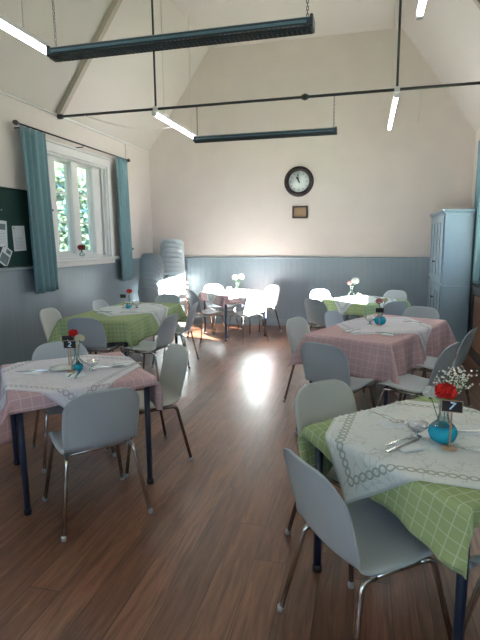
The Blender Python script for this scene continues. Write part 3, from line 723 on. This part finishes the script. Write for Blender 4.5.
def cloth(name, x, y, rz, hx, hy, sx, sy, off, rot, mt, label, group, seed, lift=0, res=.022, cat='tablecloth'):
    """sx, sy half sizes of the fabric; off/rot: how it lies askew on the table"""
    nx = max(8, int(2*sx/res)); ny = max(8, int(2*sy/res)); P = []; UV = []
    cr, sr = math.cos(rot), math.sin(rot)
    for i in range(nx+1):
        row = []; uvr = []
        for j in range(ny+1):
            p = -sx+2*sx*i/nx; q = -sy+2*sy*j/ny
            a = p*cr-q*sr+off[0]; b = p*sr+q*cr+off[1]
            row.append(drape(a, b, hx, hy, seed, lift)); uvr.append((p, q))
        P.append(row); UV.append(uvr)
    mb = MB().m(mt); mb.grid(P, uv=UV)
    o = mb.build(name, normals=False); o.location = (x, y, 0); o.rotation_euler = (0, 0, rz)
    md = o.modifiers.new('thickness', 'SOLIDIFY'); md.thickness = .002; md.offset = 1
    return tag(o, label, cat, group)
ov = overlay_mat('embroidered_overlay', .46); ov_l = overlay_mat('embroidered_overlay_lilac', .46, (.74, .70, .75), (.40, .38, .42))
tables = [
 # name key, x, y, rot, hx, hy, cloth half sizes, offset, rot, material, overlay half
 ('7', .36, 2.19, R(45), .425, .425, .605, .605, (.05, .03), R(-12), 'green', .46, ov, (-.02, .02), 'near right table under a green check cloth, with the number 7 sign', 'green check cloth on the table numbered 7'),
 ('2', -1.885, 2.83, R(43), .425, .425, .66, .56, (-.04, .06), R(3), 'pink', .46, ov_l, (-.06, .02), 'near left table with navy legs under a pink check cloth', 'pink check cloth on the near left table numbered 2'),
 ('P', .18, 5.02, R(-24), .41, .78, .69, 1.06, (.045, -.03), R(-3), 'pink', .46, ov_l, (.0, .05), 'long table under pink check cloth on the right, before the cupboard', 'pink check cloth with a big brown toned corner fold on the right long table'),
 ('G', -2.93, 5.60, R(0), .42, .80, .67, 1.05, (0, 0), R(3), 'green', .46, ov, (.05, .1), 'long table under green check cloth on the left, below the window', 'green check cloth with a deep front corner on the left long table'),
 ('S', -2.13, 7.985, R(45), .425, .425, .58, .58, (0, 0), R(-3), 'pink', .44, ov, (0, 0), 'sunlit far table with dark legs under a pink cloth', 'pink cloth on the sunlit far table'),
 ('F', .02, 7.30, R(45), .425, .425, .60, .60, (0, 0), R(4), 'green', .44, ov, (0, 0), 'far table under a green cloth, right of the sunlit pink one', 'green cloth on the far table before the wainscot'),
]
NAME = {'7': 'table numbered 7', '2': 'near left table numbered 2', 'P': 'right long pink table', 'G': 'left long green table', 'S': 'sunlit far pink table', 'F': 'far green table'}
for i, (k, x, y, rz, hx, hy, sx, sy, off, rot, mt, oh, om, ooff, lt, lc) in enumerate(tables):
    make_table('dining_table', x, y, rz, hx, hy, lt, 'tables laid for a meal', .045)
    cloth('tablecloth', x, y, rz, hx, hy, sx, sy, off, rot, M[mt], lc, 'check tablecloths', 1.3*i+.5)
    cloth('table_topper', x, y, rz, hx, hy, oh, oh, ooff, R(45)+rot*.6, om, 'white embroidered topper laid cornerwise on the '+NAME[k], 'white embroidered toppers', 1.3*i+.5, .005, cat='table cloth')

# ------------------------------------------------------------------ tableware
ZT = TT+.0125
def put(o, x, y, deg=0, z=ZT): o.location = (x, y, z); o.rotation_euler = (0, 0, R(deg)); return o
def flatbar(mb, prof, th=.0025, bow=.006, z0=0):
    """prof: list of (y, halfwidth); a bowed strip"""
    Y0, Y1 = prof[0][0], prof[-1][0]; P = []; Q = []
    for y, h in prof:
        z = z0+bow*math.sin(PI*(y-Y0)/(Y1-Y0)); P.append([Vector((-h, y, z)), Vector((h, y, z))]); Q.append([Vector((-h*.8, y, z+th)), Vector((h*.8, y, z+th))])
    a = [[mb.bm.verts.new(p) for p in r] for r in P]; b = [[mb.bm.verts.new(p) for p in r] for r in Q]
    for i in range(len(a)-1):
        for q in ((a[i][0], a[i][1], a[i+1][1], a[i+1][0]), (b[i][0], b[i+1][0], b[i+1][1], b[i][1]), (a[i][0], a[i+1][0], b[i+1][0], b[i][0]), (a[i][1], b[i][1], b[i+1][1], a[i+1][1])): mb.face(q)
    mb.face((a[0][0], b[0][0], b[0][1], a[0][1])); mb.face((a[-1][0], a[-1][1], b[-1][1], b[-1][0]))
def fork(label):
    t = empty('fork', (0, 0, 0), 0, label, 'fork', 'forks')
    mb = MB().m(M['silver']); flatbar(mb, [(-.095, .006), (-.09, .009), (-.06, .007), (-.01, .0035), (.03, .0035), (.045, .011), (.06, .012)]); mb.build('handle', t)
    for k in range(4): m2 = MB().m(M['silver']); xx = -.0095+.00633*k; m2.box((xx-.0015, .058, 0), (xx+.0015, .10, .002)); m2.build('tine', t)
    return t
def knife(label):
    t = empty('knife', (0, 0, 0), 0, label, 'knife', 'knives')
    mb = MB().m(M['silver']); flatbar(mb, [(-.11, .006), (-.105, .009), (-.05, .007), (-.01, .006)], .004, .001); mb.build('handle', t)
    MB().m(M['silver']).prism([(-.006, -.01), (.006, -.01), (.010, .03), (.010, .09), (.002, .112), (-.006, .10)], 0, .0018).build('blade', t); return t
def spoon(label):
    t = empty('spoon', (0, 0, 0), 0, label, 'spoon', 'spoons')
    mb = MB().m(M['silver']); flatbar(mb, [(-.075, .005), (-.07, .007), (-.03, .0045), (.03, .003)], .002, .004); mb.build('handle', t)
    P = []
    for i in range(7):
        r = i/6; P.append([Vector((.0155*r*math.cos(a), .052+.024*r*math.sin(a), .008*r*r)) for a in [2*PI*k/14 for k in range(15)]])
    mb = MB().m(M['silver']); mb.grid(P); bmesh.ops.remove_doubles(mb.bm, verts=mb.bm.verts, dist=1e-5); mb.solid(.0012); mb.build('bowl', t); return t
def napkin(label, s_=.06):
    mb = MB().m(M['napkin']); mb.box((-s_, -s_, 0), (s_, s_, .002)); mb.box((-s_+.003, -s_+.004, .002), (s_, s_-.002, .004))
    return tag(mb.build('paper_napkin'), label, 'napkin', 'paper napkins')
def jittered_ball(mb, c, r, n, pet):
    for i in range(n):
        th = i*2.399963; ph = 1-2*(i+.5)/n
        if ph < -.75: continue
        d = Vector((math.cos(th)*math.sqrt(1-ph*ph), math.sin(th)*math.sqrt(1-ph*ph), ph*.8)); a = d.orthogonal().normalized(); b = d.cross(a)
        rr = r*random.uniform(.8, 1.05); q = random.uniform(0, PI); a, b = a*math.cos(q)+b*math.sin(q), b*math.cos(q)-a*math.sin(q)
        c0 = Vector(c)+d*r*.25; w_ = pet
        V = [mb.bm.verts.new(v) for v in (c0, c0+d*rr*.5+a*w_, c0+d*rr*.78+a*w_*.6+b*w_*.35, c0+d*rr*.7-b*w_*.3, c0+d*rr*.78-a*w_*.7+b*w_*.3, c0+d*rr*.5-a*w_)]
        mb.face(V)
def flower(kind, x, y, z, r, base, label):
    """carnation with its stem going down into the vase"""
    t = empty('carnation' if kind != 'darkred' else 'rose', (x, y, z), 0, label, 'flower', 'flowers in vases')
    mb = MB().m(M[kind]); jittered_ball(mb, (0, 0, 0), r, 110, r*.33)
    mb.lathe([(0, -.5*r), (r*.5, -.3*r), (r*.6, 0), (r*.35, .35*r), (0, .45*r)], (0, 0, 0), 10); mb.build('petals', t, normals=False)
    MB().m(M['stem']).tube([(0, 0, -r*.4), (Vector(base)-Vector((x, y, z)))*.5+Vector((0, 0, -.01)), Vector(base)-Vector((x, y, z))], .0022, 6).build('stem', t)
    MB().m(M['stem']).lathe([(0, -.95*r), (r*.22, -.85*r), (r*.3, -.35*r), (0, -.3*r)], (0, 0, 0), 8).build('calyx', t)
    return t
def spray(x, y, z, w_, h_, n, base, label):
    t = empty('gypsophila_spray', (x, y, z), 0, label, 'flower')
    fl = MB().m(M['white_petal']); st = MB().m(M['stem']); B = Vector(base)-Vector((x, y, z))
    for i in range(n):
        p = Vector((random.gauss(0, 1)*w_*.45, random.gauss(0, 1)*w_*.35, random.uniform(-.4, .6)*h_))
        rr = random.uniform(.003, .0055)
        m3 = Matrix.Translation(p); bmesh.ops.create_icosphere(fl.bm, subdivisions=1, radius=rr, matrix=m3)
        if i % 3 == 0: st.tube([B.lerp(p, .35)+Vector((0, 0, .01)), B.lerp(p, .7), p], .0009, 3)
    fl.build('blossom', t); st.build('stems', t); return t
def vase(x, y, label, mt='blue', s_=1.0, z=ZT, neck=.17):
    t = empty('flower_vase', (x, y, z), 0, label, 'vase', 'glass vases')
    MB().m(M[mt]).lathe([(0, 0), (.030*s_, 0), (.050*s_, .014*s_), (.060*s_, .042*s_), (.055*s_, .062*s_), (.046*s_, .074*s_), (.042*s_, .070*s_), (.050*s_, .058*s_), (.054*s_, .040*s_), (.045*s_, .016*s_), (0, .008)], n=24).build('coloured_bowl', t)
    MB().m(M['clear']).lathe([(.046*s_, .074*s_), (.026*s_, .095*s_), (.020*s_, .13*s_), (.026*s_, neck*s_), (.024*s_, neck*s_), (.018*s_, .13*s_), (.024*s_, .095*s_), (.044*s_, .074*s_)], n=20).build('clear_neck', t)
    return t
def bowl(x, y, label, s_=1, sugar=True, z=ZT):
    t = empty('sugar_bowl' if sugar else 'metal_dish', (x, y, z), 0, label, 'bowl', 'metal bowls')
    MB().m(M['silver']).lathe([(0, 0), (.024*s_, 0), (.024*s_, .004), (.008*s_, .010), (.008*s_, .022*s_), (.030*s_, .030*s_), (.050*s_, .052*s_), (.054*s_, .060*s_), (.051*s_, .060*s_), (.028*s_, .034*s_), (0, .030*s_)], n=24).build('dish', t)
    if sugar:
        mb = MB().m(M['sugar'])
        for i in range(26):
            a = random.uniform(0, 2*PI); r = .034*s_*math.sqrt(random.random()); c = Vector((r*math.cos(a), r*math.sin(a), .058*s_+random.uniform(-.010, .018)*s_))
            mb.box(-Vector((1, 1, 1))*.008*s_, Vector((1, 1, 1))*.008*s_, Matrix.Translation(c) @ Matrix.Rotation(random.uniform(0, 3), 4, Vector((random.random(), random.random(), 1))))
        s = mb.build('sugar_lumps'); s.location = (x, y, z); tag(s, 'white sugar lumps heaped in the '+label, 'sugar', kind='stuff')
    return t
def sign(x, y, deg, label, char=None, z=ZT, h=.20):
    t = empty('table_number_sign', (x, y, z), R(deg), label, 'sign', 'table number signs')
    MB().m(M['wood']).lathe([(0, 0), (.030, 0), (.030, .004), (.008, .006), (0, .006)], n=20).build('base', t)
    MB().m(M['wood']).tube([(0, 0, .004), (0, 0, h)], .004, 8).build('stick', t)
    b = MB().m(M['slate']).box((-.038, -.009, h-.018), (.038, -.004, h+.028), bevel=.0015).build('board', t)
    mb = MB().m(M['wood'])
    for a, c in (((-.040, -.010, h+.0275), (.040, -.003, h+.0295)), ((-.040, -.010, h-.0195), (.040, -.003, h-.0175)), ((-.040, -.010, h-.0175), (-.038, -.003, h+.0275)), ((.038, -.010, h-.0175), (.040, -.003, h+.0275))): mb.box(a, c)
    mb.build('edge', b)
    if char:
        cu = bpy.data.curves.new('number', 'FONT'); cu.body = char; cu.size = .046; cu.extrude = .0006; cu.offset = .0009; cu.align_x = 'CENTER'; cu.align_y = 'CENTER'; cu.materials.append(M['chalk'])
        tmp = bpy.data.objects.new('number_curve', cu); me = bpy.data.meshes.new_from_object(tmp); bpy.data.objects.remove(tmp); me.materials.clear(); me.materials.append(M['chalk']); o = bpy.data.objects.new('number', me); C.objects.link(o); o.parent = b; o.location = (0, -.0095, h+.005); o.rotation_euler = (PI/2, R(12), 0); 
    return t
# table 7
nm = NAME['7']
put(napkin('paper napkin under the front fork on the '+nm, .05), .195, 2.03, 30)
put(fork('steel fork on the front napkin of the '+nm), .168, 2.058, -42, ZT+.006); put(knife('steel knife beside the front fork of the '+nm), .182, 2.022, -40, ZT+.006)
put(napkin('paper napkin at the back left of the '+nm, .05), .150, 2.28, 20)
put(fork('steel fork at the back left of the '+nm), .105, 2.345, -138, ZT+.006); put(spoon('steel spoon pointing at the sugar bowl on the '+nm), .155, 2.325, -140, ZT+.006)
put(napkin('paper napkin at the right edge of the view on the '+nm), .49, 2.27, 10); put(knife('knife lying behind the vase on the '+nm), .47, 2.24, -75, ZT+.006)
put(fork('fork cut off by the right edge of the view on the '+nm), .465, 2.03, 50, ZT)
bowl(.243, 2.145, 'footed steel sugar bowl beside the blue vase on the '+nm)
vase(.345, 2.115, 'turquoise glass vase with clear neck on the '+nm, neck=.175)
flower('red', .348, 2.115, .972, .045, (.347, 2.115, .80), 'big red carnation above the number 7 sign')
flower('white_petal', .292, 2.14, .957, .034, (.343, 2.115, .80), 'white carnation left of the big red carnation')
spray(.385, 2.18, 1.000, .078, .095, 190, (.345, 2.118, .85), 'spray of tiny white gypsophila behind the big red carnation')
sign(.363, 2.045, -6, 'small chalkboard sign reading 7 on the right table', '7', h=.178)
# table 2
nm = NAME['2']; X, Y_ = -1.885, 2.84
put(napkin('paper napkin at the left of the '+nm), -2.10, 2.72, 10); put(fork('fork at the left of the '+nm), -2.07, 2.73, 108, ZT+.006); put(knife('knife at the left of the '+nm), -2.12, 2.70, 103, ZT+.006)
put(napkin('paper napkin at the front of the '+nm), -1.79, 2.70, 40); put(spoon('spoon at the front of the '+nm), -1.815, 2.71, 10, ZT+.006); put(knife('knife at the front of the '+nm), -1.775, 2.70, 25, ZT+.006)
put(napkin('paper napkin at the right of the '+nm), -1.63, 3.02, 0); put(fork('fork at the right of the '+nm), -1.60, 3.03, -60, ZT+.006); put(knife('knife at the right of the '+nm), -1.68, 2.94, -65, ZT+.006)
vase(X-.0, Y_+.03, 'clear glass vase holding two flowers on the '+nm, 'clear', .75, neck=.22)
vase(X+.04, Y_-.02, 'small blue glass pot below the flowers on the '+nm, 'blue', .55, neck=.075)
tag(MB().m(M['china']).lathe([(0, 0), (.05, 0), (.085, .012), (.085, .016), (.05, .006), (0, .005)], (X-.08, Y_-.02, ZT), 24).build('saucer'), 'white saucer left of the blue pot on the '+nm, 'saucer')
bowl(X+.12, Y_+.02, 'steel dish right of the blue pot on the '+nm, 1, False)
flower('red', X-.01, Y_+.02, ZT+.245, .034, (X, Y_+.03, ZT+.05), 'red carnation above the number 2 sign'); flower('cream_petal', X+.047, Y_+.01, ZT+.215, .032, (X, Y_+.03, ZT+.05), 'cream carnation right of the red one on the near left table')
sign(X+.017, Y_-.06, 8, 'small chalkboard sign reading 2 on the near left table', '2', h=.172).scale = (1.1, 1.1, 1.05)
sign(X-.075, Y_+.05, 200, 'second chalkboard sign turned away behind the number 2 sign', None, h=.19)
# right pink table
nm = NAME['P']; X, Y_ = .165, 5.08
vase(X+.01, Y_, 'turquoise glass vase on the '+nm, neck=.15); bowl(X-.09, Y_+.0, 'footed steel sugar bowl left of the vase on the '+nm, 1.1)
flower('pinkp', X-.005, Y_, ZT+.24, .038, (X+.01, Y_, ZT+.06), 'pink carnation above the dark sign on the right long pink table'); flower('cream_petal', X+.05, Y_+.02, ZT+.25, .032, (X+.01, Y_, ZT+.06), 'cream carnation beside the pink one on the right long pink table')
sign(X+.0, Y_-.06, 0, 'small black sign before the flowers on the right long pink table', None, h=.15)
for a, b, d, l in ((-.10, 4.66, -30, 'near left'), (.24, 4.55, 60, 'near right'), (.13, 5.55, 30, 'far left'), (.53, 5.25, 60, 'far right')):
    put(napkin('paper napkin at the %s of the %s' % (l, nm)), a, b, d); put(fork('fork at the %s of the %s' % (l, nm)), a-.03, b, d, ZT+.006); put(knife('knife at the %s of the %s' % (l, nm)), a+.03, b, d, ZT+.006)
# left green table
nm = NAME['G']; X, Y_ = -2.95, 5.80
vase(X-.03, Y_, 'slim clear vase with a red flower on the '+nm, 'clear', .6, neck=.28); bowl(X+.09, Y_-.03, 'steel sugar bowl on the '+nm, 1.1); vase(X+.0, Y_-.09, 'blue glass pot beside the bowl on the '+nm, 'blue', .6, neck=.075)
flower('red', X-.02, Y_, ZT+.215, .038, (X-.03, Y_, ZT+.06), 'red carnation standing on the left long green table')
sign(X-.085, Y_-.05, 10, 'small black sign left of the red carnation on the left green table', None, h=.15)
for a, b, d, l in ((-3.08, 5.30, 0, 'near left'), (-2.76, 5.34, 0, 'near right'), (-3.12, 6.05, 0, 'far left'), (-2.72, 6.15, 0, 'far right')):
    put(napkin('paper napkin at the %s of the %s' % (l, nm)), a, b, d+90); put(fork('fork at the %s of the %s' % (l, nm)), a, b-.03, d+90, ZT+.006); put(knife('knife at the %s of the %s' % (l, nm)), a, b+.03, d+90, ZT+.006)
# far tables
vase(-2.06, 7.90, 'clear vase of white flowers on the sunlit far pink table', 'clear', .9, neck=.18)
flower('white_petal', -2.09, 7.89, ZT+.25, .05, (-2.06, 7.90, ZT+.08), 'left white flower on the sunlit far pink table'); flower('white_petal', -1.99, 7.91, ZT+.26, .055, (-2.06, 7.90, ZT+.08), 'right white flower on the sunlit far pink table')
bowl(-2.2, 7.92, 'steel bowl on the sunlit far pink table', 1)
vase(-.17, 7.40, 'clear vase of flowers on the far green table', 'clear', .9, neck=.2); flower('white_petal', -.12, 7.40, ZT+.26, .06, (-.17, 7.40, ZT+.08), 'tall white flower on the far green table'); flower('pinkp', -.20, 7.38, ZT+.22, .035, (-.17, 7.40, ZT+.08), 'small pink flower on the far green table')
bowl(-.06, 7.34, 'steel bowl on the far green table', 1)
for cx, cy, nm in ((-2.13, 7.985, NAME['S']), (.02, 7.30, NAME['F'])):
    for a, b, d, l in ((-.22, -.22, -45, 'front left'), (.22, -.22, 45, 'front right'), (-.22, .22, 45, 'back left'), (.22, .22, -45, 'back right')):
        put(napkin('paper napkin at the %s of the %s' % (l, nm)), cx+a, cy+b, d); put(knife('knife at the %s of the %s' % (l, nm)), cx+a, cy+b, d, ZT+.006)
# window sill flower
vase(XL-.02, 6.58, 'small clear jar on the window sill', 'clear', .7, z=WZ0+.032, neck=.10)
flower('darkred', XL-.02, 6.58, WZ0+.032+.135, .06, (XL-.02, 6.58, WZ0+.09), 'dark red rose on the window sill')
